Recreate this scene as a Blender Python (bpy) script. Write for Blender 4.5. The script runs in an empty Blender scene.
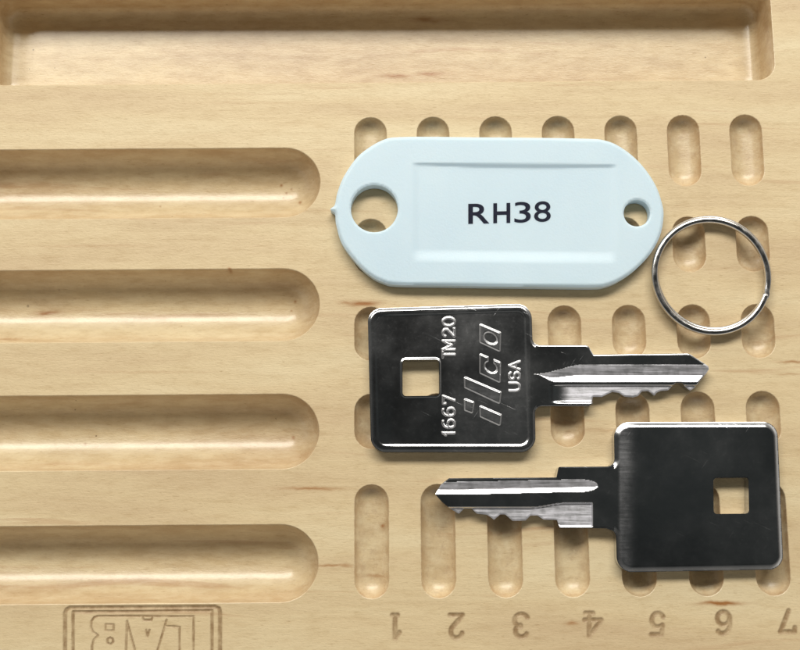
import bpy, math, random
import numpy as np
from mathutils.geometry import delaunay_2d_cdt, tessellate_polygon
from mathutils import Vector
random.seed(4); rng = np.random.default_rng(4)
scene = bpy.context.scene
COL = scene.collection

# ------------------------------------------------------------------ camera model (1 unit = about 15 mm)
TILT = math.radians(9.5); F = 11.0; D = 11.0
CAM = np.array([0, -D*math.sin(TILT), D*math.cos(TILT)])
UP = np.array([0, math.cos(TILT), math.sin(TILT)]); FW = np.array([0, math.sin(TILT), -math.cos(TILT)])
def W(x, y, z=0.0):
    """point of the photograph -> point of the board plane (or a plane z above it)"""
    x = np.asarray(x, float); y = np.asarray(y, float)
    d = ((x-400)/100)[..., None]*np.array([1., 0, 0]) + ((325-y)/100)[..., None]*UP + F*FW
    t = (z - CAM[2])/d[..., 2]
    return CAM + d*t[..., None]
def w2(x, y, z=0.0):
    p = W(x, y, z); return float(p[0]), float(p[1])

# ------------------------------------------------------------------ materials
def new_mat(name):
    m = bpy.data.materials.new(name); m.use_nodes = True
    nt = m.node_tree; b = nt.nodes['Principled BSDF']
    return m, nt, b
class NB:
    def __init__(s, nt): s.nt = nt
    def n(s, t, **k):
        o = s.nt.nodes.new(t)
        for a, v in k.items(): setattr(o, a, v)
        return o
    def l(s, a, b): s.nt.links.new(a, b)
    def val(s, sock, v):
        if hasattr(v, 'is_linked') or hasattr(v, 'node'): s.l(v, sock)
        else: sock.default_value = v
    def math(s, op, a, b=0.0, c=None, clamp=False):
        o = s.n('ShaderNodeMath', operation=op); o.use_clamp = clamp
        s.val(o.inputs[0], a); s.val(o.inputs[1], b)
        if c is not None: s.val(o.inputs[2], c)
        return o.outputs[0]
    def noise(s, vec, scale, detail=4, rough=.5, lac=2.0, dist=0.0):
        o = s.n('ShaderNodeTexNoise'); s.l(vec, o.inputs['Vector'])
        o.inputs['Scale'].default_value = scale; o.inputs['Detail'].default_value = detail
        o.inputs['Roughness'].default_value = rough; o.inputs['Distortion'].default_value = dist
        return o.outputs['Fac']
    def mapping(s, vec, sc, loc=(0, 0, 0), rot=(0, 0, 0)):
        o = s.n('ShaderNodeMapping'); s.l(vec, o.inputs['Vector'])
        o.inputs['Scale'].default_value = sc; o.inputs['Location'].default_value = loc
        o.inputs['Rotation'].default_value = rot
        return o.outputs[0]
    def ramp(s, fac, pts):
        o = s.n('ShaderNodeValToRGB'); s.l(fac, o.inputs[0])
        e = o.color_ramp.elements
        while len(e) < len(pts): e.new(.5)
        for i, (p, c) in enumerate(pts):
            e[i].position = p; e[i].color = c if len(c) == 4 else (*c, 1)
        return o.outputs[0]
    def mix(s, fac, a, b, mode='MIX'):
        o = s.n('ShaderNodeMix', data_type='RGBA', blend_type=mode)
        s.val(o.inputs[0], fac); s.val(o.inputs[6], a); s.val(o.inputs[7], b)
        return o.outputs[2]
    def rng(s, v, a, b, c, d):
        o = s.n('ShaderNodeMapRange'); s.l(v, o.inputs[0])
        for i, q in enumerate((a, b, c, d)): o.inputs[i+1].default_value = q
        return o.outputs[0]

# mineral streaks of the maple: x, y, half width, half height, strength (plane of the photograph)
STREAKS = [(363, 303.5, 15, 2.6, 1.0), (348, 303, 9, 1.6, .6), (312, 488.5, 26, 1.3, .75), (331, 566, 15, 1.0, .6), (46, 312, 11, 2.3, .9),
           (10, 341, 14, 1.2, .7), (398, 76, 17, 1.8, .8), (431, 74.5, 15, 2.4, .85), (425, 20, 16, 2.6, .6),
           (720, 603.5, 20, 1.6, .95), (572, 623, 6, 1.4, .7), (793, 362, 16, 1.3, .6), (790, 374, 14, 1.0, .4),
           (372, 576, 13, 1.2, .55), (345, 566, 8, 1.3, .5), (250, 103, 60, 1.2, .14), (215, 174, 14, 2.4, .3), (600, 430, 30, 1.5, .2),
           (690, 350, 40, 1.5, .2), (150, 372, 70, 1.2, .18), (90, 246, 60, 1.2, .18), (281, 184, 1.5, 1.2, .8), (286, 191, 1.3, 1.2, .7), (291, 188, 1.2, 1, .6), (300, 203, 1.9, 1.7, 1), (283, 196, 1.1, 1, .6), (295, 301, 1.4, 1.2, .8), (291, 309, 1.2, 1, .6), (234, 275.5, 2, 1.2, .9), (293, 438, 1.9, 1.6, 1), (382.5, 526, 2.2, 1.8, .9), (84, 444, 1.6, 1.2, .6), (60, 290, 1.2, 1, .5), (160, 206, 1.2, 1, .5), (480, 118, 40, 2, .15)]
def wood(name, stain, coat=.7, coatr=.19, pin=False):
    m, nt, b = new_mat(name); N = NB(nt)
    tc = N.n('ShaderNodeTexCoord').outputs['Object']
    warp = N.n('ShaderNodeTexNoise'); N.l(N.mapping(tc, (.35, 1.2, 1)), warp.inputs['Vector']); warp.inputs['Scale'].default_value = 1.0
    vm = N.n('ShaderNodeVectorMath', operation='MULTIPLY_ADD'); N.l(warp.outputs['Color'], vm.inputs[0])
    vm.inputs[1].default_value = (.0, .35, 0); N.l(tc, vm.inputs[2]); v = vm.outputs[0]
    broad = N.noise(N.mapping(v, (.16, 1.1, 1)), 1.6, 3, .5)
    grain = N.noise(N.mapping(v, (.5, 9, 4)), 1.6, 6, .62)
    fine = N.noise(N.mapping(tc, (13, 26, 20)), 1.7, 4, .75)
    fleck = N.noise(N.mapping(tc, (9, 60, 30)), 1.4, 2, .5)
    c = N.ramp(broad, [(.28, (.62, .472, .288)), (.5, (.718, .578, .356)), (.72, (.785, .67, .44))])
    g = N.ramp(grain, [(.25, (.80, .74, .66)), (.5, (1, 1, 1)), (.8, (1.05, 1.05, 1.06))])
    c = N.mix(.38, c, g, 'MULTIPLY')
    blot = N.noise(N.mapping(tc, (2.2, 7, 4)), 2.0, 5, .65)
    c = N.mix(.55, c, N.ramp(blot, [(.3, (.84, .79, .72)), (.5, (1, 1, 1)), (.75, (1.06, 1.06, 1.07))]), 'MULTIPLY')
    f = N.ramp(fine, [(.2, (.74, .68, .60)), (.46, (1, 1, 1)), (.8, (1.07, 1.07, 1.08))])
    c = N.mix(.5, c, f, 'MULTIPLY')
    fl = N.ramp(fleck, [(.24, (.62, .52, .42)), (.36, (1, 1, 1))])
    c = N.mix(.6, c, fl, 'MULTIPLY')
    # occasional faint pink-orange figure lines
    fig = N.noise(N.mapping(v, (.22, 5.0, 1), (3, 7, 0)), 1.7, 3, .55)
    fg = N.rng(fig, .62, .74, 0, .55)
    c = N.mix(fg, c, (.50, .30, .16, 1))
    # explicit mineral streaks
    sep = N.n('ShaderNodeSeparateXYZ'); N.l(tc, sep.inputs[0]); X, Y = sep.outputs[0], sep.outputs[1]
    wn = N.math('MULTIPLY', N.math('SUBTRACT', N.noise(N.mapping(tc, (3, 3, 3)), 2.2, 2), .5), .05)
    Yw = N.math('ADD', Y, wn)
    tot = None
    for (px, py, hw, hh, s_) in STREAKS:
        zz = -.52 if py < 80 else (-.3 if px < 305 and any(q < py < r_ for q, r_ in ((150, 216), (272, 342), (399, 468), (528, 600))) else (-.12 if px == 372 else 0))
        x, y = w2(px, py, zz)
        a = N.math('MULTIPLY', N.math('SUBTRACT', X, x), 100/hw); bb = N.math('MULTIPLY', N.math('SUBTRACT', Yw, y), 100/(hh*1.15))
        q = N.math('ADD', N.math('MULTIPLY', a, a), N.math('MULTIPLY', bb, bb))
        e = N.math('MULTIPLY', N.math('POWER', 2.718, N.math('MULTIPLY', q, -1.0)), s_)
        tot = e if tot is None else N.math('MAXIMUM', tot, e)
    tot = N.math('MULTIPLY', tot, N.rng(grain, .2, .6, .8, 1.3), clamp=True)
    c = N.mix(tot, c, (.37, .165, .052, 1))
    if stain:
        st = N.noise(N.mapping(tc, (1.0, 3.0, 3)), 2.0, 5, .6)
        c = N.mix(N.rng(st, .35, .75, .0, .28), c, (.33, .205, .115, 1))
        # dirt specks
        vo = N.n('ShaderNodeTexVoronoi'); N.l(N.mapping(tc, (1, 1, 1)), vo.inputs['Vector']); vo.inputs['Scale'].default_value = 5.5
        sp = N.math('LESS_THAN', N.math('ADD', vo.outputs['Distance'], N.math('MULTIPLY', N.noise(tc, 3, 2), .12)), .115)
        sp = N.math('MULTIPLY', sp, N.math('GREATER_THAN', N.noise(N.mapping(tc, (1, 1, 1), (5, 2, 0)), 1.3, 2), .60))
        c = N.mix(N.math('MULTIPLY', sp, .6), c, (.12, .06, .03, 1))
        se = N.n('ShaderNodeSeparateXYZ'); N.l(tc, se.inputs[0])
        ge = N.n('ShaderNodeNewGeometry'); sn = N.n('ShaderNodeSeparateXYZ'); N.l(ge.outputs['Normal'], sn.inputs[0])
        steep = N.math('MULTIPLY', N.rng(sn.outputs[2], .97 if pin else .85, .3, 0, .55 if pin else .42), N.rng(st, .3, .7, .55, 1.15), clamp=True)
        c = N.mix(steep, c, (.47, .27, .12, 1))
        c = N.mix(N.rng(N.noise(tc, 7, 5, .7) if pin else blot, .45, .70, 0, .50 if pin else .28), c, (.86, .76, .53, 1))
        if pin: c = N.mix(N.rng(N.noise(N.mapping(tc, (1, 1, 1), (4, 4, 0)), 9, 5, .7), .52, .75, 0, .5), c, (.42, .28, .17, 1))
    at = N.n('ShaderNodeAttribute', attribute_name='burn')
    bn = N.math('MULTIPLY', at.outputs['Fac'], N.rng(N.noise(tc, 9, 4, .7), .3, .65, .4, 1.1), clamp=True)
    c = N.mix(N.math('MULTIPLY', bn, .9), c, (.29, .18, .085, 1))
    N.l(c, b.inputs['Base Color'])
    N.l(N.rng(fine, .3, .7, .38 if stain else .5, .27 if stain else .4), b.inputs['Roughness'])
    b.inputs['Specular IOR Level'].default_value = .42
    if stain:
        b.inputs['Coat Weight'].default_value = coat; b.inputs['Coat Roughness'].default_value = coatr
    h = N.math('ADD', N.math('MULTIPLY', fine, .6), N.math('MULTIPLY', grain, .22))
    h = N.math('ADD', h, N.math('MULTIPLY', fleck, .3))
    bp = N.n('ShaderNodeBump'); bp.inputs['Strength'].default_value = .26; bp.inputs['Distance'].default_value = .02
    N.l(h, bp.inputs['Height']); N.l(bp.outputs[0], b.inputs['Normal'])
    return m
M_WOOD = wood('maple', False)
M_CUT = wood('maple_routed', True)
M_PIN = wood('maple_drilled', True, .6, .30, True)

def chrome():
    m, nt, b = new_mat('nickel_plate'); N = NB(nt)
    tc = N.n('ShaderNodeTexCoord').outputs['Object']
    at = N.n('ShaderNodeAttribute', attribute_name='burn').outputs['Fac']      # 1 where the metal is milled or frosted
    sm = N.noise(tc, 2.2, 5, .6)
    fine = N.noise(tc, 26, 4, .7)
    # hair scratches in two directions
    s1 = N.noise(N.mapping(N.mapping(tc, (1, 1, 1), (0, 0, 0), (0, 0, .45)), (1.6, 70, 1)), 1.5, 2)
    s2 = N.noise(N.mapping(N.mapping(tc, (1, 1, 1), (3, 1, 0), (0, 0, -.95)), (2, 60, 1)), 1.5, 2)
    sc = N.math('MAXIMUM', N.rng(s1, .70, .79, 0, .7), N.rng(s2, .72, .81, 0, .7))
    sc = N.math('MULTIPLY', sc, N.rng(N.noise(tc, 1.4, 3), .40, .62, 0, 1), clamp=True)
    r = N.rng(sm, .3, .7, .11, .20)
    r = N.math('ADD', r, N.math('MULTIPLY', sc, .10))
    r = N.math('ADD', r, N.rng(fine, .55, .8, 0, .05))
    mach = N.math('ADD', N.math('MULTIPLY', N.noise(N.mapping(tc, (14, 9, 1)), 1.0, 4, .7), .35), N.math('MULTIPLY', N.noise(N.mapping(tc, (2.4, 40, 1)), 1.0, 4, .7), .65))
    r = N.math('ADD', r, N.math('MULTIPLY', at, N.rng(mach, .3, .7, .22, .50)), clamp=True)
    N.l(r, b.inputs['Roughness'])
    b.inputs['Metallic'].default_value = 1
    c = N.mix(N.rng(sm, .3, .7, 0, 1), (.50, .51, .53, 1), (.62, .63, .65, 1))
    c = N.mix(N.math('MULTIPLY', at, N.rng(mach, .4, .6, .35, 1.0), clamp=True), c, (.92, .92, 1.0, 1))
    N.l(c, b.inputs['Base Color'])
    h = N.math('ADD', N.math('MULTIPLY', sc, -.25), N.math('MULTIPLY', N.math('MULTIPLY', mach, at), .9))
    h = N.math('ADD', h, N.math('MULTIPLY', sm, .5))
    bp = N.n('ShaderNodeBump'); bp.inputs['Strength'].default_value = .25; bp.inputs['Distance'].default_value = .012
    N.l(h, bp.inputs['Height']); N.l(bp.outputs[0], b.inputs['Normal'])
    return m
M_CHROME = chrome()
def steel():
    m, nt, b = new_mat('polished_steel_wire'); N = NB(nt)
    tc = N.n('ShaderNodeTexCoord').outputs['Object']
    b.inputs['Metallic'].default_value = 1
    N.l(N.ramp(N.noise(tc, 3, 3), [(.3, (.55, .54, .53)), (.7, (.74, .73, .72))]), b.inputs['Base Color'])
    N.l(N.rng(N.noise(tc, 14, 4), .3, .7, .12, .26), b.inputs['Roughness'])
    return m
M_STEEL = steel()
def plastic():
    m, nt, b = new_mat('pale_blue_plastic'); N = NB(nt)
    tc = N.n('ShaderNodeTexCoord').outputs['Object']
    N.l(N.ramp(N.noise(tc, 1.2, 3), [(.3, (.615, .775, .89)), (.7, (.655, .81, .915))]), b.inputs['Base Color'])
    N.l(N.rng(N.noise(tc, 5, 5),   .3, .7, .42, .52), b.inputs['Roughness'])
    b.inputs['Specular IOR Level'].default_value = .4; b.inputs['Subsurface Weight'].default_value = .25; b.inputs['Subsurface Scale'].default_value = .08
    b.inputs['Subsurface Radius'].default_value = (.7, .9, 1.0)
    bp = N.n('ShaderNodeBump'); bp.inputs['Strength'].default_value = .12; bp.inputs['Distance'].default_value = .01
    N.l(N.noise(tc, 45, 3), bp.inputs['Height']); N.l(bp.outputs[0], b.inputs['Normal'])
    return m
M_TAG = plastic()
def ink():
    m, nt, b = new_mat('navy_ink'); N = NB(nt)
    tc = N.n('ShaderNodeTexCoord').outputs['Object']
    N.l(N.ramp(N.noise(tc, 30, 4, .7), [(.35, (.006, .008, .022)), (.75, (.016, .02, .045))]), b.inputs['Base Color'])
    b.inputs['Roughness'].default_value = .75; b.inputs['Specular IOR Level'].default_value = .25
    return m
M_INK = ink()

# ------------------------------------------------------------------ object helpers
def empty(name, loc, label, cat, group=None):
    o = bpy.data.objects.new(name, None); COL.objects.link(o); o.location = loc
    o.empty_display_size = .3
    o['label'] = label; o['category'] = cat
    if group: o['group'] = group
    bpy.context.view_layer.update()
    return o
def mesh_obj(name, verts, faces, mat, parent=None, normals=None, burn=None, smooth=True, label=None):
    base = np.zeros(3) if parent is None else np.array(parent.location)
    v = np.asarray(verts, float) - base
    me = bpy.data.meshes.new(name); me.from_pydata(v.tolist(), [], [list(map(int, f)) for f in faces]); me.update()
    if burn is not None:
        a = me.attributes.new('burn', 'FLOAT', 'POINT'); a.data.foreach_set('value', np.asarray(burn, np.float32))
    me.polygons.foreach_set('use_smooth', [smooth]*len(me.polygons))
    if normals is not None: me.normals_split_custom_set_from_vertices(np.asarray(normals, float).tolist())
    me.materials.append(mat)
    o = bpy.data.objects.new(name, me); COL.objects.link(o)
    if parent is not None: o.parent = parent
    if label: o['label'] = label
    return o
def split(V, Fc, Nn, B, lab, names, mat, parent, labels=None):
    """one height-field surface cut into named pieces that keep the common normals"""
    Fc = np.asarray(Fc); out = {}
    for k in np.unique(lab):
        f = Fc[lab == k]; used = np.unique(f); mp = -np.ones(len(V), int); mp[used] = np.arange(len(used))
        nm = names[k]
        out[k] = mesh_obj(nm, V[used], mp[f], mat, parent, Nn[used], B[used], label=(labels or {}).get(k))
    return out
def ss(a, b, x):
    t = np.clip((x-a)/(b-a), 0, 1); return t*t*(3-2*t)
def seg_dist(P, A, Bq):
    """min distance of points P to segments A[i]-Bq[i]"""
    d = np.full(len(P), 1e9)
    for a, b in zip(A, Bq):
        ab = b-a; L = max((ab*ab).sum(), 1e-12)
        t = np.clip(((P-a)@ab)/L, 0, 1)
        q = P - a - t[:, None]*ab
        d = np.minimum(d, (q*q).sum(1))
    return np.sqrt(d)
def loop_dist(P, L): L = np.asarray(L); return seg_dist(P, L, np.roll(L, -1, 0))
def inside(P, L):
    L = np.asarray(L); c = np.zeros(len(P), bool)
    for (x0, y0), (x1, y1) in zip(L, np.roll(L, -1, 0)):
        if y0 == y1: continue
        m = ((y0 > P[:, 1]) != (y1 > P[:, 1])) & (P[:, 0] < (x1-x0)*(P[:, 1]-y0)/(y1-y0)+x0)
        c ^= m
    return c
def sd(P, L):
    d = loop_dist(P, L); return np.where(inside(P, L), d, -d)
def round_poly(pts, step=1.2):
    out = []; n = len(pts)
    for i in range(n):
        p = np.array(pts[i][:2], float); r = pts[i][2] if len(pts[i]) > 2 else 0
        a = np.array(pts[i-1][:2], float)-p; b = np.array(pts[(i+1) % n][:2], float)-p
        la, lb = np.linalg.norm(a), np.linalg.norm(b); a /= la; b /= lb
        ang = math.acos(max(-1, min(1, float(a@b))))
        if r <= 0 or ang > 3.05: out.append(p); continue
        t = min(r/math.tan(ang/2), la*.49, lb*.49)
        p0 = p+a*t; p1 = p+b*t
        k = max(3, int(t*2/step))
        for j in range(k+1):
            u = j/k; w = .55*math.sin(ang/2)*0+0
            # rational quadratic = true arc
            wt = math.sin(ang/2)
            out.append(((1-u)**2*p0+2*u*(1-u)*wt*p+u*u*p1)/((1-u)**2+2*u*(1-u)*wt+u*u))
    return resample(np.array(out), step)
def resample(L, step):
    out = []
    for a, b in zip(L, np.roll(L, -1, 0)):
        d = np.linalg.norm(b-a)
        if d < 1e-6: continue
        k = max(1, int(round(d/step)))
        for j in range(k): out.append(a+(b-a)*j/k)
    return np.array(out)
def catmull(pts, n=8):
    P = np.array(pts, float); out = []
    for i in range(len(P)):
        a, b, c, d = P[i-1], P[i], P[(i+1) % len(P)], P[(i+2) % len(P)]
        for j in range(n):
            t = j/n
            out.append(.5*((2*b)+(-a+c)*t+(2*a-5*b+4*c-d)*t*t+(-a+3*b-3*c+d)*t**3))
    return np.array(out)

def relief(outer, holes, zfun, zt, step, zones=()):
    """plate with a modelled top: outline and holes in photo coordinates at height zt, zfun(P)->(dz in px, frost)"""
    x0, y0 = outer.min(0); x1, y1 = outer.max(0)
    def grid(xa, ya, xb, yb, s):
        gx, gy = np.meshgrid(np.arange(xa, xb, s), np.arange(ya, yb, s*.9))
        gx = gx + (np.arange(gx.shape[0]) % 2)[:, None]*s*.5
        return np.stack([gx.ravel(), gy.ravel()], 1)
    G = grid(x0, y0, x1, y1, step)
    for (xa, ya, xb, yb, s) in zones:
        G = G[~((G[:, 0] > xa) & (G[:, 0] < xb) & (G[:, 1] > ya) & (G[:, 1] < yb))]
        G = np.vstack([G, grid(xa, ya, xb, yb, s)])
    ins = inside(G, outer)
    for h in holes: ins &= ~inside(G, h)
    G = G[ins]
    d = loop_dist(G, outer)
    for h in holes: d = np.minimum(d, loop_dist(G, h))
    G = G[d > .45]
    pts = [outer]+list(holes)+[G]; P = np.vstack(pts)
    E = []; k = 0
    for L in [outer]+list(holes):
        n = len(L); E += [(k+i, k+(i+1) % n) for i in range(n)]; k += n
    r = delaunay_2d_cdt([Vector(p) for p in P.tolist()], E, [], 0, 1e-6)
    P2 = np.array([tuple(v) for v in r[0]]); T = np.array([list(f) for f in r[2]])
    c = P2[T].mean(1); ok = inside(c, outer)
    for h in holes: ok &= ~inside(c, h)
    T = T[ok]
    e = .12
    z, fr = zfun(P2)
    zx = (zfun(P2+[e, 0])[0]-zfun(P2-[e, 0])[0])/(2*e)
    zy = (zfun(P2+[0, e])[0]-zfun(P2-[0, e])[0])/(2*e)
    Nn = np.stack([-zx, zy, np.ones(len(z))], 1); Nn /= np.linalg.norm(Nn, axis=1)[:, None]
    V = W(P2[:, 0], P2[:, 1], zt); V[:, 2] = zt+z/100
    # orient up
    a = V[T[:, 1]]-V[T[:, 0]]; b = V[T[:, 2]]-V[T[:, 0]]
    fl = (a[:, 0]*b[:, 1]-a[:, 1]*b[:, 0]) < 0
    T[fl] = T[fl][:, ::-1]
    return P2, V, T, Nn, fr
def skirt(P2, V, T, zb):
    """side walls down to zb plus the underside"""
    e = {}
    for f in T:
        for a, b in ((f[0], f[1]), (f[1], f[2]), (f[2], f[0])): e[(int(a), int(b))] = 1
    bd = [k for k in e if (k[1], k[0]) not in e]
    vs, fs = [], []
    for a, b in bd:
        k = len(vs); A, Bq = V[a].copy(), V[b].copy(); A0, B0 = A.copy(), Bq.copy(); A0[2] = zb; B0[2] = zb
        vs += [A, A0, B0, Bq]; fs.append((k, k+1, k+2, k+3))
    return np.array(vs), fs

# ------------------------------------------------------------------ single-stroke lettering (unit box, v up)
def arc(cx, cy, rx, ry, a0, a1, n=10):
    return [(cx+rx*math.cos(math.radians(a0+(a1-a0)*i/n)), cy+ry*math.sin(math.radians(a0+(a1-a0)*i/n))) for i in range(n+1)]
G = {
 '0': [arc(.5, .5, .5, .5, 0, 360, 20)],
 '1': [[(.5, 0), (.5, 1), (.1, .74)]],
 '2': [arc(.5, .72, .42, .28, 165, -30, 10)+[(.05, .02), (.98, .02)]],
 '3': [arc(.45, .74, .42, .26, 150, -80, 10), arc(.45, .27, .48, .27, 85, -150, 12)],
 '4': [[(.72, 0), (.72, 1), (.0, .3), (1, .3)], [(.5, 0), (.95, 0)]],
 '5': [[(.95, .98), (.22, .98), (.14, .55)]+arc(.48, .32, .44, .32, 120, -150, 12)],
 '6': [[(.88, .9)]+arc(.6, .6, .55, .4, 75, 180, 6)+[(.05, .35)], arc(.5, .3, .45, .3, 0, 360, 18)],
 '7': [[(.0, .78), (.02, .97), (.98, .97), (.42, 0)]],
 '6k': [arc(.6, .5, .6, .5, 70, 180, 8)+[(.0, .3)], arc(.5, .3, .5, .3, 0, 360, 16)],
 'T': [[(.5, 0), (.5, 1)], [(0, 1), (1, 1)]],
 'M': [[(0, 0), (0, 1), (.5, .25), (1, 1), (1, 0)]],
 'U': [[(0, 1)]+arc(.5, .35, .5, .35, 180, 360, 8)+[(1, 1)]],
 'S': [arc(.5, .75, .5, .25, 30, 250, 8)+arc(.5, .26, .5, .26, 80, -150, 9)],
 'A': [[(0, 0), (.5, 1), (1, 0)], [(.2, .38), (.8, .38)]],
}
def segs(polys):
    A, Bq = [], []
    for p in polys:
        for a, b in zip(p[:-1], p[1:]): A.append(a); Bq.append(b)
    return np.array(A, float), np.array(Bq, float)

# ================================================================== PINNING TRAY
# the board is turned 0.4 degrees on the table; its routed pockets sit on a regular grid
BR = math.radians(.42)
cB, sB = math.cos(BR), math.sin(BR)
def b2w(p): p = np.asarray(p, float); return np.stack([cB*p[..., 0]-sB*p[..., 1], sB*p[..., 0]+cB*p[..., 1]], -1)
def w2b(p): p = np.asarray(p, float); return np.stack([cB*p[..., 0]+sB*p[..., 1], -sB*p[..., 0]+cB*p[..., 1]], -1)
def pb(x, y): return w2b(W(x, y)[..., :2])
tray = empty('pinning_tray', (0, 0, 0), 'pale maple board with routed oblong pockets and burned numbers, under the keys', 'pinning tray')

holes_w = []
def capsule(ax, ay, bx, by, r, n=16):
    a = math.atan2(by-ay, bx-ax); out = []
    for i in range(n+1):
        t = a+math.pi/2+math.pi*i/n; out.append((ax+r*math.cos(t), ay+r*math.sin(t)))
    for i in range(n+1):
        t = a-math.pi/2+math.pi*i/n; out.append((bx+r*math.cos(t), by+r*math.sin(t)))
    return np.array(out)
def rings_obj(name, rings, label=None, mat=None):
    n = len(rings[0]); V = np.vstack([np.column_stack([b2w(r[:, :2]), r[:, 2]]) for r in rings]); Fs = []
    for k in range(len(rings)-1):
        for i in range(n):
            j = (i+1) % n; Fs.append((k*n+i, k*n+j, (k+1)*n+j, (k+1)*n+i))
    Fs.append(tuple((len(rings)-1)*n+i for i in range(n)))
    # bottom ngon faces up as the loops run counter-clockwise
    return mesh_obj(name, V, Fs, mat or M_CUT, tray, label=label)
def pocket_capsule(name, ax, ay, bx, by, r, depth, n=16, label=None):
    lip = .008; R = r-lip
    holes_w.append(b2w(capsule(ax, ay, bx, by, r, n)))
    prof = [(0, 0), (lip*.3, -.001), (lip*.75, -lip*.4), (lip, -lip)]
    wall = max(0, depth-R)
    rr = min(R, depth)
    if wall > 0: prof.append((lip, -lip-wall*.5)); prof.append((lip, -wall))
    for i in range(1, 15):
        f = i/14*math.pi/2*.985
        prof.append((lip+R*(1-math.cos(f)), -max(wall, lip)-rr*math.sin(f)+ (0 if wall > 0 else lip)))
    rings = []
    for s, z in prof:
        c = capsule(ax, ay, bx, by, max(r-s, .002), n); rings.append(np.column_stack([c, np.full(len(c), z)]))
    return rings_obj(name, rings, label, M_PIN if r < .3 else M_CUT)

# four long grooves
R_LONG = .362
ordn = ['topmost', 'second from the top', 'third from the top', 'lowest']
rows_px = [(147, 218.5), (268.5, 344.5), (396, 470.5), (525, 602)]
rowY = []
for (ya, yb) in rows_px:
    a = pb(150, ya)[1]; b = pb(150, yb)[1]; rowY.append(((a+b)/2, (a-b)/2))
yc = np.array([r[0] for r in rowY]); pitch, y00 = np.polyfit(np.arange(4), yc, 1)
R_LONG = float(np.mean([r[1] for r in rowY]))
print('long grooves centre', yc, 'pitch', pitch, 'r', R_LONG, [r[1] for r in rowY])
XR = float(np.mean([pb(320, y)[0] for y in (183, 306, 433, 562)]))
XL = pb(-48, 300)[0]
for i in range(4):
    y = y00+pitch*i
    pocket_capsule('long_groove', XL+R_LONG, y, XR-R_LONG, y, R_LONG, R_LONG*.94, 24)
# small pin pockets: 7 columns, 5 rows
colx = []
for i, px in enumerate([370, 433, 497, 560, 622, 684.5, 747.5]): colx.append(pb(px, 150)[0])
for i, px in enumerate([372, 437, 505, 572, 638, 703.5, 770.5]): colx.append(pb(px, 545)[0])
ii = np.array(list(range(7))*2); cp, c0 = np.polyfit(ii, colx, 1)
print('columns', np.round(colx, 3), 'pitch', cp)
RS = .172
pin_rows = [(115.5, 187.5), (217, 273.5), (305, 360), (392, 448), (482.5, 598)]
for (ya, yb) in pin_rows:
    a = pb(560, ya)[1]; b = pb(560, yb)[1]
    for i in range(7):
        x = c0+cp*i
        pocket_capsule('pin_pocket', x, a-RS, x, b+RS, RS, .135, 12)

# wide compartment at the top of the picture
def rrect(x0, y0, x1, y1, r, n=8):
    out = []
    for cx, cy, a0 in ((x1-r, y1-r, 0), (x0+r, y1-r, 90), (x0+r, y0+r, 180), (x1-r, y0+r, 270)):
        for i in range(n+1):
            t = math.radians(a0+90*i/n); out.append((cx+r*math.cos(t), cy+r*math.sin(t)))
    return np.array(out)
bx0 = pb(-13, 60)[0]; bx1 = pb(775, 60)[0]; by0 = pb(400, 83)[1]; by1 = pb(400, -14)[1]
lip = .008; prof = [(0, 0), (lip*.3, -.001), (lip*.75, -lip*.4), (lip, -lip), (lip, -.1), (lip, -.24)]
FR = .15; DEP = .52
for i in range(1, 9):
    f = i/8*math.pi/2; prof.append((lip+FR*(1-math.cos(f)), -(DEP-FR)-FR*math.sin(f)))
prof.append((lip+FR+.05, -DEP)); prof.append((lip+FR+.2, -DEP-.0005))
rings = []
for s, z in prof:
    c = rrect(bx0+s, by0+s, bx1-s, by1-s, max(.19-s*.45, .05)); rings.append(np.column_stack([c, np.full(len(c), z)]))
holes_w.append(b2w(rrect(bx0, by0, bx1, by1, .19)))
rings_obj('wide_compartment', rings)

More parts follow.
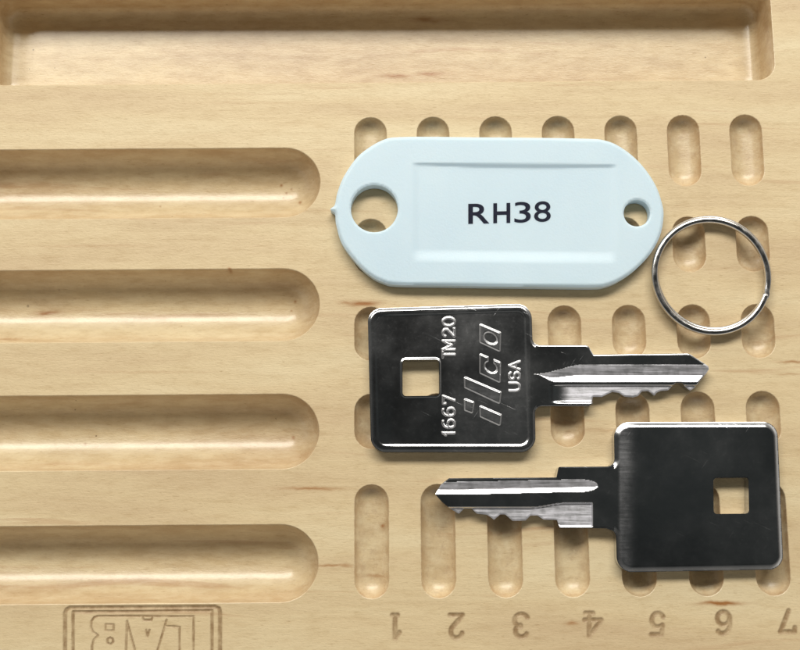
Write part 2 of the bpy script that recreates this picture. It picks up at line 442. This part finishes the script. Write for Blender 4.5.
# burned marks: fine patches of the top surface with V-shaped strokes
patches = []
def mark(name, strokes, box, label, step=.9):
    """strokes: list of (polylines in photo coords, half width px, depth px); box in photo coords"""
    xa, ya, xb, yb = box
    p = [pb(*q) for q in ((xa, ya), (xb, ya), (xb, yb), (xa, yb))]
    X0 = min(q[0] for q in p); X1 = max(q[0] for q in p); Y0 = min(q[1] for q in p); Y1 = max(q[1] for q in p)
    if name == 'burned_emblem': Y1 = y00+pitch*3-R_LONG-.004
    nx = int((X1-X0)*100/step); ny = int((Y1-Y0)*100/step)
    gx, gy = np.meshgrid(np.linspace(X0, X1, nx+1), np.linspace(Y0, Y1, ny+1)); P = np.stack([gx.ravel(), gy.ravel()], 1)
    def fun(P):
        z = np.zeros(len(P)); bu = np.zeros(len(P))
        for polys, hw, dep in strokes:
            polyb = [[pb(*q) for q in pl] for pl in polys]
            A, Bq = segs(polyb); d = seg_dist(P, A, Bq)*100
            t = np.clip(1-d/hw, 0, 1); z = np.minimum(z, -dep*ss(0, .8, t)); bu = np.maximum(bu, ss(0, .55, np.clip(1-d/(hw*1.25), 0, 1)))
        return z, bu
    e = .003
    z, bu = fun(P); zx = (fun(P+[e, 0])[0]-fun(P-[e, 0])[0])/(2*e*100); zy = (fun(P+[0, e])[0]-fun(P-[0, e])[0])/(2*e*100)
    edge = (gx.ravel() < X0+1e-6) | (gx.ravel() > X1-1e-6) | (gy.ravel() < Y0+1e-6) | (gy.ravel() > Y1-1e-6)
    z[edge] = 0
    nb = np.stack([-zx, -zy], 1); nb = b2w(nb); Nn = np.column_stack([nb, np.ones(len(P))]); Nn /= np.linalg.norm(Nn, axis=1)[:, None]
    V = np.column_stack([b2w(P), z/100]); Fs = []
    i = np.arange(ny)[:, None]*(nx+1)+np.arange(nx)[None]; i = i.ravel()
    Fs = np.stack([i, i+1, i+nx+2, i+nx+1], 1)
    lab = (bu[Fs].max(1) > .03).astype(int)
    out = split(V, Fs, Nn, bu, lab, {0: 'board_face_inlay', 1: name}, M_WOOD, tray, {1: label})
    patches.append(out[0])
    holes_w.append(b2w(np.array([(X0, Y0), (X1, Y0), (X1, Y1), (X0, Y1)])))
dig = [('1', 388, 402, 613.5, 640), ('2', 448, 465, 613, 639.5), ('3', 512, 529.5, 612.5, 638.5), ('4', 583, 603, 611.5, 637.5),
       ('5', 649, 666, 611.5, 636.5), ('6', 715, 732, 610, 635), ('7', 778.5, 796.5, 609, 634)]
word = {'1': 'one', '2': 'two', '3': 'three', '4': 'four', '5': 'five', '6': 'six', '7': 'seven'}
for ch, xa, xb, ya, yb in dig:
    xa += 1.6; xb -= 1.6; ya += 1.6; yb -= 1.6
    pl = [[(xb-u*(xb-xa), ya+v*(yb-ya)) for u, v in p] for p in G[ch]]
    if ch == '1': pl.append([(xb-.25*(xb-xa), ya), (xb-.75*(xb-xa), ya)])
    mark('burned_number', [(pl, 2.7, .65)], (xa-6, ya-6, xb+6, yb+6), 'brown burned number %s, upside down' % word[ch])
H = 700
logo = [
  ([[(65, H), (65, 613), (66.5, 609.5), (70, 607.6), (142, 607.3), (215, 606.9), (219, 608.6), (220, 612), (220, H), (65, H)]], 2.2, .9),
  ([[(73, H-8), (73, 612), (142, 611.5), (212, 610.5), (212, H-8), (73, H-8)]], 1.7, .8),
  ([[(193.5, 684), (193.5, 616.5), (98, 616)] + [(94, 617.5), (91.5, 621), (91, 627), (93, 632), (98, 635.5), (93.5, 640), (92, 646), (92, 672), (95, 681), (101, 684), (122, 684), (124.5, 665), (126, 650), (127, 621), (131, 636), (135.5, 652), (140, 672), (143, 684), (150, 684), (153, 670), (157.5, 650), (166.5, 620)],
    [(165.5, 626), (179.5, 627), (179.5, 684), (193.5, 684)],
    [(105.5, 624.5), (113.5, 624.5), (113.5, 630.5), (105.5, 630.5), (105.5, 624.5)],
    [(107.5, 639), (110, 637.8), (112.7, 639), (113, 642), (110.5, 644.3), (107.5, 643), (107.5, 639)],
    [(142.5, 616.5), (143.5, 620), (151.5, 620), (152.5, 616.5)], [(146, 630), (147.5, 636.5), (149.5, 630)]], 1.25, .5)]
mark('burned_emblem', logo, (58, 603.2, 227, H+8), 'brown burned emblem of block letters in a double frame, upside down')

# flat top face around all the openings
bw = (-6.2, -5.3, 6.4, 4.6)
outer = b2w(np.array([(bw[0], bw[1]), (bw[2], bw[1]), (bw[2], bw[3]), (bw[0], bw[3])]))
loops = [outer]+holes_w
allp = np.vstack(loops)
E = []; k = 0
for L in loops:
    n = len(L); E += [(k+i, k+(i+1) % n) for i in range(n)]; k += n
r = delaunay_2d_cdt([Vector(p) for p in allp.tolist()], E, [], 0, 1e-7)
P2 = np.array([tuple(v) for v in r[0]]); T = np.array([list(f) for f in r[2]])
c = P2[T].mean(1); ok = np.ones(len(T), bool)
for h in holes_w:
    ok &= ~inside(c, h)
T = T[ok]
V = np.column_stack([P2, np.zeros(len(P2))])
a = V[T[:, 1]]-V[T[:, 0]]; b = V[T[:, 2]]-V[T[:, 0]]; fl = (a[:, 0]*b[:, 1]-a[:, 1]*b[:, 0]) < 0; T[fl] = T[fl][:, ::-1]
TH = .95
nV = len(V); o4 = np.column_stack([outer, np.zeros(4)]); o4b = o4.copy(); o4b[:, 2] = -TH
V = np.vstack([V, o4, o4b]); Fs = [tuple(f) for f in T.tolist()]
for i in range(4):
    j = (i+1) % 4; Fs.append((nV+i, nV+4+i, nV+4+j, nV+j))
Fs.append((nV+7, nV+6, nV+5, nV+4))
# join the plain inlay faces to the board so the face is one mesh
board = mesh_obj('board', V, Fs, M_WOOD, tray, smooth=False)
me = board.data
vs = V.tolist(); fs = [list(f) for f in Fs]; bu = [0.0]*len(vs); nrm = None
flat_n = []
sm = [False]*len(fs); cn = []
for o in patches:
    k = len(vs); m2 = o.data
    vs += [list(v.co) for v in m2.vertices]; fs += [[k+i for i in p.vertices] for p in m2.polygons]
    bu += [d.value for d in m2.attributes['burn'].data]; sm += [True]*len(m2.polygons)
for o in patches: d = o.data; bpy.data.objects.remove(o); bpy.data.meshes.remove(d)
bpy.data.objects.remove(board); bpy.data.meshes.remove(me)
board = mesh_obj('board', np.array(vs), fs, M_WOOD, tray, burn=bu, smooth=False)
board.data.polygons.foreach_set('use_smooth', sm)

# ================================================================== KEYS
def text_segs(chars, pts):
    return segs(pts)
def vert_text(items, xa, xb):
    """letters turned a quarter left: baseline at x=xb, tops at x=xa; items (glyph, y_low, y_high)"""
    pls = []
    for g, y0, y1 in items:                       # y0 = left side of the glyph (larger y)
        for p in G[g]: pls.append([(xb-v*(xb-xa), y0+(y1-y0)*u) for u, v in p])
    return pls
def plate_key(name, loc_px, label, outer, holes, zfun, zt, zones, labf, names, plabels=None):
    P2, V, T, Nn, fr = relief(outer, holes, zfun, zt, 1.15, zones)
    x, y = w2(*loc_px, 0); root = empty(name, (x, y, 0), label, 'key', 'two nickel-plated flat keys')
    lab = labf(P2[T].mean(1))
    objs = split(V, T, Nn, fr, lab, names, M_CHROME, root, plabels)
    sv, sf = skirt(P2, V, T, .004)
    # side walls and underside go to head and blade
    xs = names['split'](sv)
    quads = np.array(sf); side = xs[quads].mean(1) > .5
    tb = V[T].copy(); tb_side = names['split'](tb.mean(1)) > .5
    for k, sel, tsel in ((0, side, tb_side), (1, ~side, ~tb_side)):
        vv = []; ff = []
        for q in quads[sel]: i = len(vv); vv += [sv[j] for j in q]; ff.append((i, i+1, i+2, i+3))
        tt = T[tsel]; used = np.unique(tt); mp = {int(u): i+len(vv) for i, u in enumerate(used)}
        low = V[used].copy(); low[:, 2] = .004; base = len(vv); vv += list(low)
        ff += [(mp[int(f[2])], mp[int(f[1])], mp[int(f[0])]) for f in tt]
        o = objs[k]; m = o.data
        top_v = [list(v.co+root.location) for v in m.vertices]; n0 = len(top_v)
        nn = [list(n.vector) for n in m.vertex_normals]
        cn = {}
        fs2 = [list(p.vertices) for p in m.polygons]+[[n0+i for i in f] for f in ff]
        burn = [d.value for d in m.attributes['burn'].data]+[.0]*len(vv)
        # rebuild with loop normals
        used_mask = N_of[k] if False else None
        name_ = o.name.split('.')[0]; lb = o.get('label')
        tn = store_norm[o.name]
        bpy.data.objects.remove(o); bpy.data.meshes.remove(m)
        me = bpy.data.meshes.new(name_); allv = np.array(top_v+[list(q) for q in vv])-np.array(root.location)
        me.from_pydata(allv.tolist(), [], fs2); me.update()
        a = me.attributes.new('burn', 'FLOAT', 'POINT'); a.data.foreach_set('value', np.array(burn, np.float32))
        me.polygons.foreach_set('use_smooth', [True]*len(me.polygons)); me.update()
        ln = []
        ntop = n0
        for p in me.polygons:
            if p.vertices[0] < ntop: ln += [tn[i] for i in p.vertices]
            else: ln += [tuple(p.normal)]*len(p.vertices)
        me.normals_split_custom_set(ln)
        me.materials.append(M_CHROME)
        no = bpy.data.objects.new(name_, me); COL.objects.link(no); no.parent = root
        if lb: no['label'] = lb
    return root
store_norm = {}
_split = split
def split(V, Fc, Nn, B, lab, names, mat, parent, labels=None):
    out = _split(V, Fc, Nn, B, lab, names, mat, parent, labels)
    Fc = np.asarray(Fc)
    for k, o in out.items():
        used = np.unique(Fc[lab == k]); store_norm[o.name] = [tuple(n) for n in Nn[used].tolist()]
    return out

# ---- key with lettering (blade to the right)
bow1 = round_poly([(367.5, 308.5, 14), (531.5, 303.5, 15), (536, 452, 15), (371, 452, 15)])
k1 = round_poly([(367.5, 308.5, 14), (531.5, 303.5, 15), (532.8, 345, 7), (588, 345, 5), (593.5, 354.5, 2), (689, 353.3, 7), (708.5, 366, 2), (709.5, 369, 1.5), (707, 373, 1),
    (699, 382, 1), (695.5, 387.5, 1), (691, 390.3, 1.2), (687.5, 387.5, 1), (682, 382.8, 2), (675.5, 382.8, 2), (669, 390, 2), (661, 390.6, 2), (657.5, 392.4, 1), (655, 395.6, .8),
    (652, 392.8, 1), (649, 390.7, 2), (642.5, 391, 2), (639, 395.6, 1.5), (634, 397, 2), (625, 396.2, 2), (619.5, 392.4, 2), (613, 391.5, 2), (607.5, 394, 2), (602.5, 396.6, 2), (593.3, 396.4, 1),
    (592.5, 404, 1.5), (588.5, 406, 1.5), (535, 406, 7), (536, 452, 15), (371, 452, 15)])
h1 = round_poly([(402.3, 360, 3.5), (439, 359.6, 3.5), (439.3, 395.6, 3.5), (402.6, 396, 3.5)], .8)
T1 = vert_text([('1', 435.6, 430.2), ('6k', 427.5, 419.8), ('6k', 415.6, 408), ('7', 403.6, 396), ('T', 357.5, 351.5), ('M', 349.5, 340.8), ('2', 337, 328.4), ('0', 325.6, 317.6)], 442.8, 454.6)
T1U = vert_text([('U', 390.5, 383), ('S', 379, 372.4), ('A', 369.6, 361.4)], 509.4, 519.8)
LA = segs(T1); LU = segs(T1U)
LOGO = [round_poly(q, .6) for q in (
    [(480, 324, 1), (500.5, 332.8, 1), (500, 351.5, 1), (480, 342.2, 1)],
    [(480, 354, 1), (500.5, 362.6, 1), (500, 382.5, 1), (480, 373, 1)],
    [(464.6, 377, 1), (501, 392.4, 1), (499.5, 403.5, 1), (464.8, 387.4, 1)],
    [(464.6, 398.8, 1), (474, 402.4, 1), (472.5, 413, 1), (464.8, 410.2, 1)],
    [(480, 405.8, 1), (501.3, 415, 1), (500, 425.5, 1), (480.4, 416.6, 1)])]
def ell(P, cx, cy, rx, ry, sh):
    x = P[:, 0]-cx; y = P[:, 1]-cy-sh*x
    return (np.sqrt((x/rx)**2+(y/ry)**2)-1)*min(rx, ry)      # signed, <0 inside
def logo_sd(P):
    d = np.full(len(P), -9.0); m = (P[:, 0] > 458) & (P[:, 0] < 507) & (P[:, 1] > 317) & (P[:, 1] < 431); Q = P[m]
    r = np.full(len(Q), -9.0)
    for i, L in enumerate(LOGO):
        s = sd(Q, L)
        if i == 0: s = np.minimum(s, ell(Q, 490.5, 338, 6.6, 5.6, .3))
        if i == 1:
            s = np.minimum(s, ell(Q, 490.8, 367, 6.2, 5.6, .3))
            ch = np.maximum(np.abs(Q[:, 0]-491)-3.0, Q[:, 1]-367); s = np.minimum(s, ch)
        r = np.maximum(r, s)
    d[m] = r; return d
def sub_dist(P, S):
    A, Bq = S; lo = np.minimum(A, Bq).min(0)-5; hi = np.maximum(A, Bq).max(0)+5
    d = np.full(len(P), 99.0); m = ((P > lo) & (P < hi)).all(1)
    if m.any(): d[m] = seg_dist(P[m], A, Bq)
    return d
def z1(P):
    x, y = P[:, 0], P[:, 1]
    d = sd(P, k1); dh = -sd(P, h1)
    r = np.where(x < 536, 3.6, 2.0); h = np.where(x < 536, 1.5, .7)
    q = np.clip(3.4-d, 0, 3.4); z = -np.where(x < 536, .50*(q-.8*(1-np.exp(-q/.8))), .7*np.clip(1-d/r, 0, 1)**3) - .12*np.clip(1-dh/1.2, 0, 1)**2
    db = sd(P, bow1)
    rec = ss(5.8, 8.4, db)*ss(.2, 2.5, dh)*(.25+.75*ss(374, 396, x)); z = z-.95*rec
    fr = np.zeros(len(P))+.06*ss(441, 452, x)*(x < 530)
    ls = logo_sd(P); up = ss(-.9, .9, ls); z = z+1.35*up; fr = np.maximum(fr, .17*ss(.3, 1.5, ls))
    fr = np.maximum(fr, .1*ss(-2, -.3, ls))
    for S in (LA, LU):
        t = sub_dist(P, S); z = z+1.0*np.clip(1-(t/1.3)**2, 0, 1); fr = np.maximum(fr, .3*(1-ss(.5, 1.4, t)))
    # blade: long V groove and milled ledge
    bl = x > 534
    yU = 374-9.3*ss(536, 585, x); yL = 374.5+7.6*ss(535, 556, x)
    g = np.clip(np.minimum((y-yU)*.20, (yL-y)*.27), 0, 9)*ss(535, 541, x)
    z = z-np.where(bl, g, 0)
    fr = np.where(bl & (y > yU) & (y < yL), np.where((y-yU)*.20 < (yL-y)*.27, .95, .62), fr)
    led = ss(384.6, 385.8, y)*ss(548, 570, x)*np.where(x < 593.5, 1-ss(400.3, 403.6, y), 1)
    z = z-np.where(bl, 2.9*led, 0); fr = np.where(bl & (y > 385.6) & (y < 400.5), np.maximum(fr, .95*ss(556, 572, x)), fr)
    return z, fr
def lab1(c):
    lab = (c[:, 0] > 536).astype(int)
    lab[logo_sd(c) > -.9] = 2
    t = sub_dist(c, LA) < 1.45; lab[t & (c[:, 1] > 376)] = 3; lab[t & (c[:, 1] < 376)] = 5; lab[sub_dist(c, LU) < 1.45] = 4
    return lab
ZT = .14
x536 = w2(536, 380, ZT)[0]
plate_key('flat_key', (450, 380), 'lettered nickel key with square hole, head at left, below the pale blue tag', k1, [h1], z1, ZT,
          [(438, 312, 524, 440, .62), (536, 340, 712, 408, .8)], lab1,
          {0: 'key_head', 1: 'key_blade', 2: 'raised_logo', 3: 'raised_number', 4: 'raised_lettering', 5: 'raised_code', 'split': lambda v: (v[:, 0] < x536).astype(float)},
          {3: 'raised number 1667', 5: 'raised characters TM20', 4: 'raised letters USA'})

# ---- plain key (blade to the left)
k2 = round_poly([(614.2, 422.2, 15), (778, 421.8, 15), (784.3, 569.5, 14), (617.5, 572.5, 16), (616.3, 532, 7), (606, 528.3, 4), (560, 528, 1.5), (557.6, 520, 1), (544, 519.6, 1.5), (537.5, 515.4, 2),
    (531, 515.4, 2), (526, 520.5, 1.5), (513, 521, 1.5), (505.5, 514.4, 2), (500.5, 514.4, 2), (494.3, 519.8, .8), (490, 516.6, 1), (487, 514.8, 2), (477, 513.6, 1.5), (471.5, 508.4, 2), (464.5, 508.4, 2), (459, 513.8, .8),
    (450, 508.5, 1), (442, 502, 1), (435.2, 494.2, 1.2), (441, 484.5, 1), (449, 478.2, 1.5), (556.5, 477.4, 1), (558.6, 466.8, 2), (615, 466.4, 8)])
h2 = round_poly([(713.3, 478, 3.5), (748.5, 477.6, 3.5), (749, 513.6, 3.5), (713.8, 514, 3.5)], .8)
def z2(P):
    x, y = P[:, 0], P[:, 1]
    d = sd(P, k2); dh = -sd(P, h2)
    w = ss(606, 622, x); r = 1.8+6.4*w; h = .25+2.9*w
    q = np.clip(5.8-d, 0, 5.8); z = -np.where(w > .5, .50*(q-1.3*(1-np.exp(-q/1.3))), .3*np.clip(1-d/1.8, 0, 1)**2) - .12*np.clip(1-dh/1.2, 0, 1)**2
    fr = .34*ss(617, 621, x)*(1-ss(624, 640, x))
    ex = np.sqrt(np.clip(1-(np.clip(x-580, 0, 18)/18)**2, 0, 1))
    yc = 488.4-2.6*ss(440, 598, x); hw = 6.4*ex
    bl = x < 600
    g = np.clip(np.minimum((y-(yc-hw))*.2, (yc+hw-y)*.27), 0, 9); z = z-np.where(bl, g, 0)
    fr = np.where(bl & (np.abs(y-yc) < hw), np.where((y-(yc-hw))*.2 < (yc+hw-y)*.27, .95, .62), fr)
    yE = 507-4.4*ss(530, 566, x)
    led = ss(0, 1.3, y-yE)*(1-ss(591.4, 593.2, x))*(1-ss(525.3, 527.4, y))
    z = z-np.where(bl, 2.9*led, 0); fr = np.where(bl & (y > yE+1) & (x < 592.5) & (y < 526.5), .9, fr)
    return z, fr
x614 = w2(614, 500, ZT)[0]
plate_key('flat_key', (700, 498), 'unlettered nickel key with square hole, head at right, lowest on the board', k2, [h2], z2, ZT,
          [(432, 474, 610, 530, .8)], lambda c: (c[:, 0] < 615).astype(int), {0: 'key_head', 1: 'key_blade', 'split': lambda v: (v[:, 0] > x614).astype(float)})

# ================================================================== TAG
tag_o = catmull([(397, 136.2), (383.5, 138.8), (369, 146.6), (356, 157.5), (343.5, 176), (337.2, 192), (334.6, 204), (330.2, 208.5), (334.8, 213), (336, 224), (342, 243), (357, 263), (371, 275.5), (383, 281.5), (397, 284.3),
    (450, 285.2), (500, 286), (550, 286.6), (592, 287), (606, 285.6), (620, 280), (636, 269), (651, 253), (661, 234), (664.3, 214), (662, 200), (656.5, 185), (646, 168.5), (632, 154), (617, 144), (604, 139.4), (590, 138), (540, 137), (480, 136.5), (430, 136)], 8)
tag_o = resample(tag_o, 1.6)
circ = lambda cx, cy, r, n: np.array([(cx+r*math.cos(2*math.pi*i/n), cy+r*math.sin(2*math.pi*i/n)) for i in range(n)])
th = [circ(374.3, 208.2, 23.6, 80), circ(637.2, 212.8, 13.2, 50)]
ZG = .15
def zt_(P):
    x, y = P[:, 0], P[:, 1]
    d = sd(P, tag_o); dh = np.minimum(-sd(P, th[0]), -sd(P, th[1]))
    z = -2.6*np.clip(1-d/3.4, 0, 1)**2 - 1.4*np.clip(1-dh/2.0, 0, 1)**2
    # sunken label window, bulging slightly; sides almost fade out
    top = 162+.012*(x-420)*0+1.4*ss(420, 520, x)
    wx = ss(410, 420, x)*(1-ss(609, 619, x))
    wy = ss(0, 3.2+2.2*np.clip(1-((x-525)/95)**2, 0, 1), y-(162+.008*(x-420)))*(1-ss(0, 14.0, y-(248.5+.01*(x-420))))
    bow = .65+.35*np.clip(1-((x-515)/100)**2, 0, 1)
    z = z-2.7*wx*wy*bow
    z = z+.9*np.clip(1-((y-210)/60)**2, 0, 1)*ss(412, 440, x)*(1-ss(592, 618, x))*0
    # faint raised shoulder where the tag thickens at both ends
    z = z-.5*(1-ss(404, 420, x))-.5*ss(612, 628, x)
    return z, np.zeros(len(P))
P2, V, T, Nn, fr = relief(tag_o, th, zt_, ZG, 1.7, [])
x, y = w2(500, 210)
tag = empty('key_tag', (x, y, 0), 'pale blue plastic key tag with rounded ends, printed RH38, between the ring and the grooves', 'key tag')
sv, sf = skirt(P2, V, T, .008)
low = V.copy(); low[:, 2] = .008
vv = np.vstack([V, sv, low]); nV = len(V); nS = len(sv)
ff = [list(map(int, f)) for f in T]+[[nV+i for i in f] for f in sf]+[[nV+nS+int(i) for i in f[::-1]] for f in T]
me = bpy.data.meshes.new('tag_body'); me.from_pydata((vv-np.array(tag.location)).tolist(), [], ff); me.update()
me.polygons.foreach_set('use_smooth', [True]*len(me.polygons))
ln = []
for p in me.polygons:
    ln += [tuple(Nn[i]) for i in p.vertices] if p.vertices[-1] < nV else [tuple(p.normal)]*len(p.vertices)
me.normals_split_custom_set(ln); me.materials.append(M_TAG)
o = bpy.data.objects.new('tag_body', me); COL.objects.link(o); o.parent = tag
# printed text
def text_part(ch, xa, xb, ytop, ybot, parent, z):
    cu = bpy.data.curves.new('t', 'FONT'); cu.body = ch; cu.size = 1; cu.offset = {'R': .013, 'H': .019}.get(ch, .004); cu.resolution_u = 8
    to = bpy.data.objects.new('t', cu); COL.objects.link(to); bpy.context.view_layer.update()
    m = bpy.data.meshes.new_from_object(to.evaluated_get(bpy.context.evaluated_depsgraph_get()))
    co = np.array([v.co[:] for v in m.vertices]); fs = [list(p.vertices) for p in m.polygons]
    bpy.data.objects.remove(to); bpy.data.curves.remove(cu); bpy.data.meshes.remove(m)
    lo, hi = co.min(0), co.max(0); u = (co[:, 0]-lo[0])/(hi[0]-lo[0]); v = (co[:, 1]-lo[1])/(hi[1]-lo[1])
    return xa+u*(xb-xa), ybot+v*(ytop-ybot), fs
TV, TF = [], []
for ch, xa, xb, ya, yb in (('R', 468.4, 489.6, 203, 223), ('H', 493.5, 510.5, 202.4, 222.4), ('3', 514.6, 531, 201.2, 222), ('8', 534.4, 551, 200.6, 221.2)):
    X, Y, fs = text_part(ch, xa, xb, ya, yb, tag, 0)
    Y = Y-.025*(X-(xa+xb)/2); k = len(TV)
    zz = zt_(np.stack([X, Y], 1))[0]
    q = W(X, Y, ZG); q[:, 2] = ZG+zz/100+.0035
    TV += q.tolist(); TF += [[k+i for i in f] for f in fs]
mesh_obj('printed_lettering', np.array(TV), TF, M_INK, tag, smooth=False, label='navy printed letters RH38')

# ================================================================== SPLIT RING
x, y, _ = W(712.3, 274.2, .10); ringc = (float(x), float(y), 0)
ex, ey, _ = W(712.3+56.6, 274.2, .10); RR = float(ex-x)
th0 = math.radians(-18); n = 300; mseg = 16; V = []; Fs = []
for i in range(n+1):
    u = i/n; a = th0+math.radians(3)+u*(math.radians(714))
    turn = math.degrees(a-th0)
    zc = .036+.062*float(ss(318, 360, np.array(turn)))
    rr = RR+.019*math.sin(a*1.0+.6)*(1 if turn < 360 else -1)
    for j in range(mseg):
        t = 2*math.pi*j/mseg; c_, s_ = math.cos(t), math.sin(t)
        e = .75
        dx = .032*math.copysign(abs(c_)**e, c_); dz = .030*math.copysign(abs(s_)**e, s_)
        V.append((ringc[0]+(rr+dx)*math.cos(a), ringc[1]+(rr+dx)*math.sin(a)*1.012, zc+dz))
for i in range(n):
    for j in range(mseg):
        k = (j+1) % mseg; Fs.append((i*mseg+j, i*mseg+k, (i+1)*mseg+k, (i+1)*mseg+j))
Fs.append(tuple(range(mseg))[::-1]); Fs.append(tuple(n*mseg+j for j in range(mseg)))
V = np.array(V)
me = bpy.data.meshes.new('split_ring'); me.from_pydata((V-np.array(ringc)).tolist(), [], Fs); me.update()
import bmesh
bm = bmesh.new(); bm.from_mesh(me); bmesh.ops.recalc_face_normals(bm, faces=bm.faces); bm.to_mesh(me); bm.free()
me.polygons.foreach_set('use_smooth', [len(p.vertices) == 4 for p in me.polygons]); me.materials.append(M_STEEL)
ring = bpy.data.objects.new('split_ring', me); COL.objects.link(ring); ring.location = ringc
ring['label'] = 'bright steel split ring lying empty against the right end of the tag'; ring['category'] = 'key ring'

# ================================================================== CAMERA, LIGHT, SURROUNDINGS
cam = bpy.data.cameras.new('camera'); co = bpy.data.objects.new('camera', cam); COL.objects.link(co)
co.location = CAM; co.rotation_euler = (TILT, 0, 0)
cam.sensor_width = 36; cam.lens = 36*F/8.0; cam.clip_start = .1; cam.clip_end = 500
scene.camera = co

def area(name, az, zen, dist, sx, sy, power, col):
    """az: degrees from +y towards -x"""
    L = bpy.data.lights.new(name, 'AREA'); L.shape = 'RECTANGLE'; L.size = sx; L.size_y = sy; L.energy = power; L.color = col
    o = bpy.data.objects.new(name, L); COL.objects.link(o)
    a, zn = math.radians(az), math.radians(zen)
    d = Vector((-math.sin(a)*math.sin(zn), math.cos(a)*math.sin(zn), math.cos(zn)))
    o.location = d*dist; o.rotation_euler = d.to_track_quat('Z', 'Y').to_euler()
    return o
area('ceiling_light', 5, 37.5, 40, 46, 10.5, 18600, (1.0, .955, .87))

w = bpy.data.worlds.new('World'); scene.world = w; w.use_nodes = True
nt = w.node_tree; N = NB(nt); bg = nt.nodes['Background']
tc = N.n('ShaderNodeTexCoord').outputs['Generated']
sp = N.n('ShaderNodeSeparateXYZ'); N.l(tc, sp.inputs[0])
base = N.ramp(sp.outputs[2], [(.0, (.26, .21, .16)), (.14, (.40, .37, .33)), (.27, (1.05, 1.02, .97)), (.37, (1.16, 1.08, .95)), (.47, (.25, .235, .21)), (.80, (.072, .073, .070)), (.93, (.044, .047, .046))])  # bright low band is made up, shaped to draw thin highlights on key edges
# brighter towards the light side (positive y)
fy = N.math('MULTIPLY', N.rng(sp.outputs[1], -.8, .8, .7, 1.35), N.rng(N.math('ABSOLUTE', sp.outputs[1]), .1, .8, .5, 1.25))
nz = N.noise(N.mapping(tc, (1, 1, 1), (2.3, 1.1, 0)), 5.0, 3, .55)
tint = N.ramp(nz, [(.34, (.45, .40, .38)), (.5, (1.0, .98, .95)), (.68, (2.2, 2.4, 2.35))])  # invented overhead variation, added for soft reflections on the key faces
up = N.rng(sp.outputs[2], .70, .88, 0, 1)
base = N.mix(up, base, N.mix(1.0, base, tint, 'MULTIPLY'))
vm = N.n('ShaderNodeVectorMath', operation='SCALE'); N.l(base, vm.inputs[0]); N.l(fy, vm.inputs['Scale'])
N.l(vm.outputs[0], bg.inputs[0]); bg.inputs[1].default_value = 1.0

scene.view_settings.view_transform = 'Standard'; scene.view_settings.look = 'None'
scene.view_settings.exposure = 0; scene.view_settings.gamma = 1
scene.render.resolution_x = 1024; scene.render.resolution_y = 832
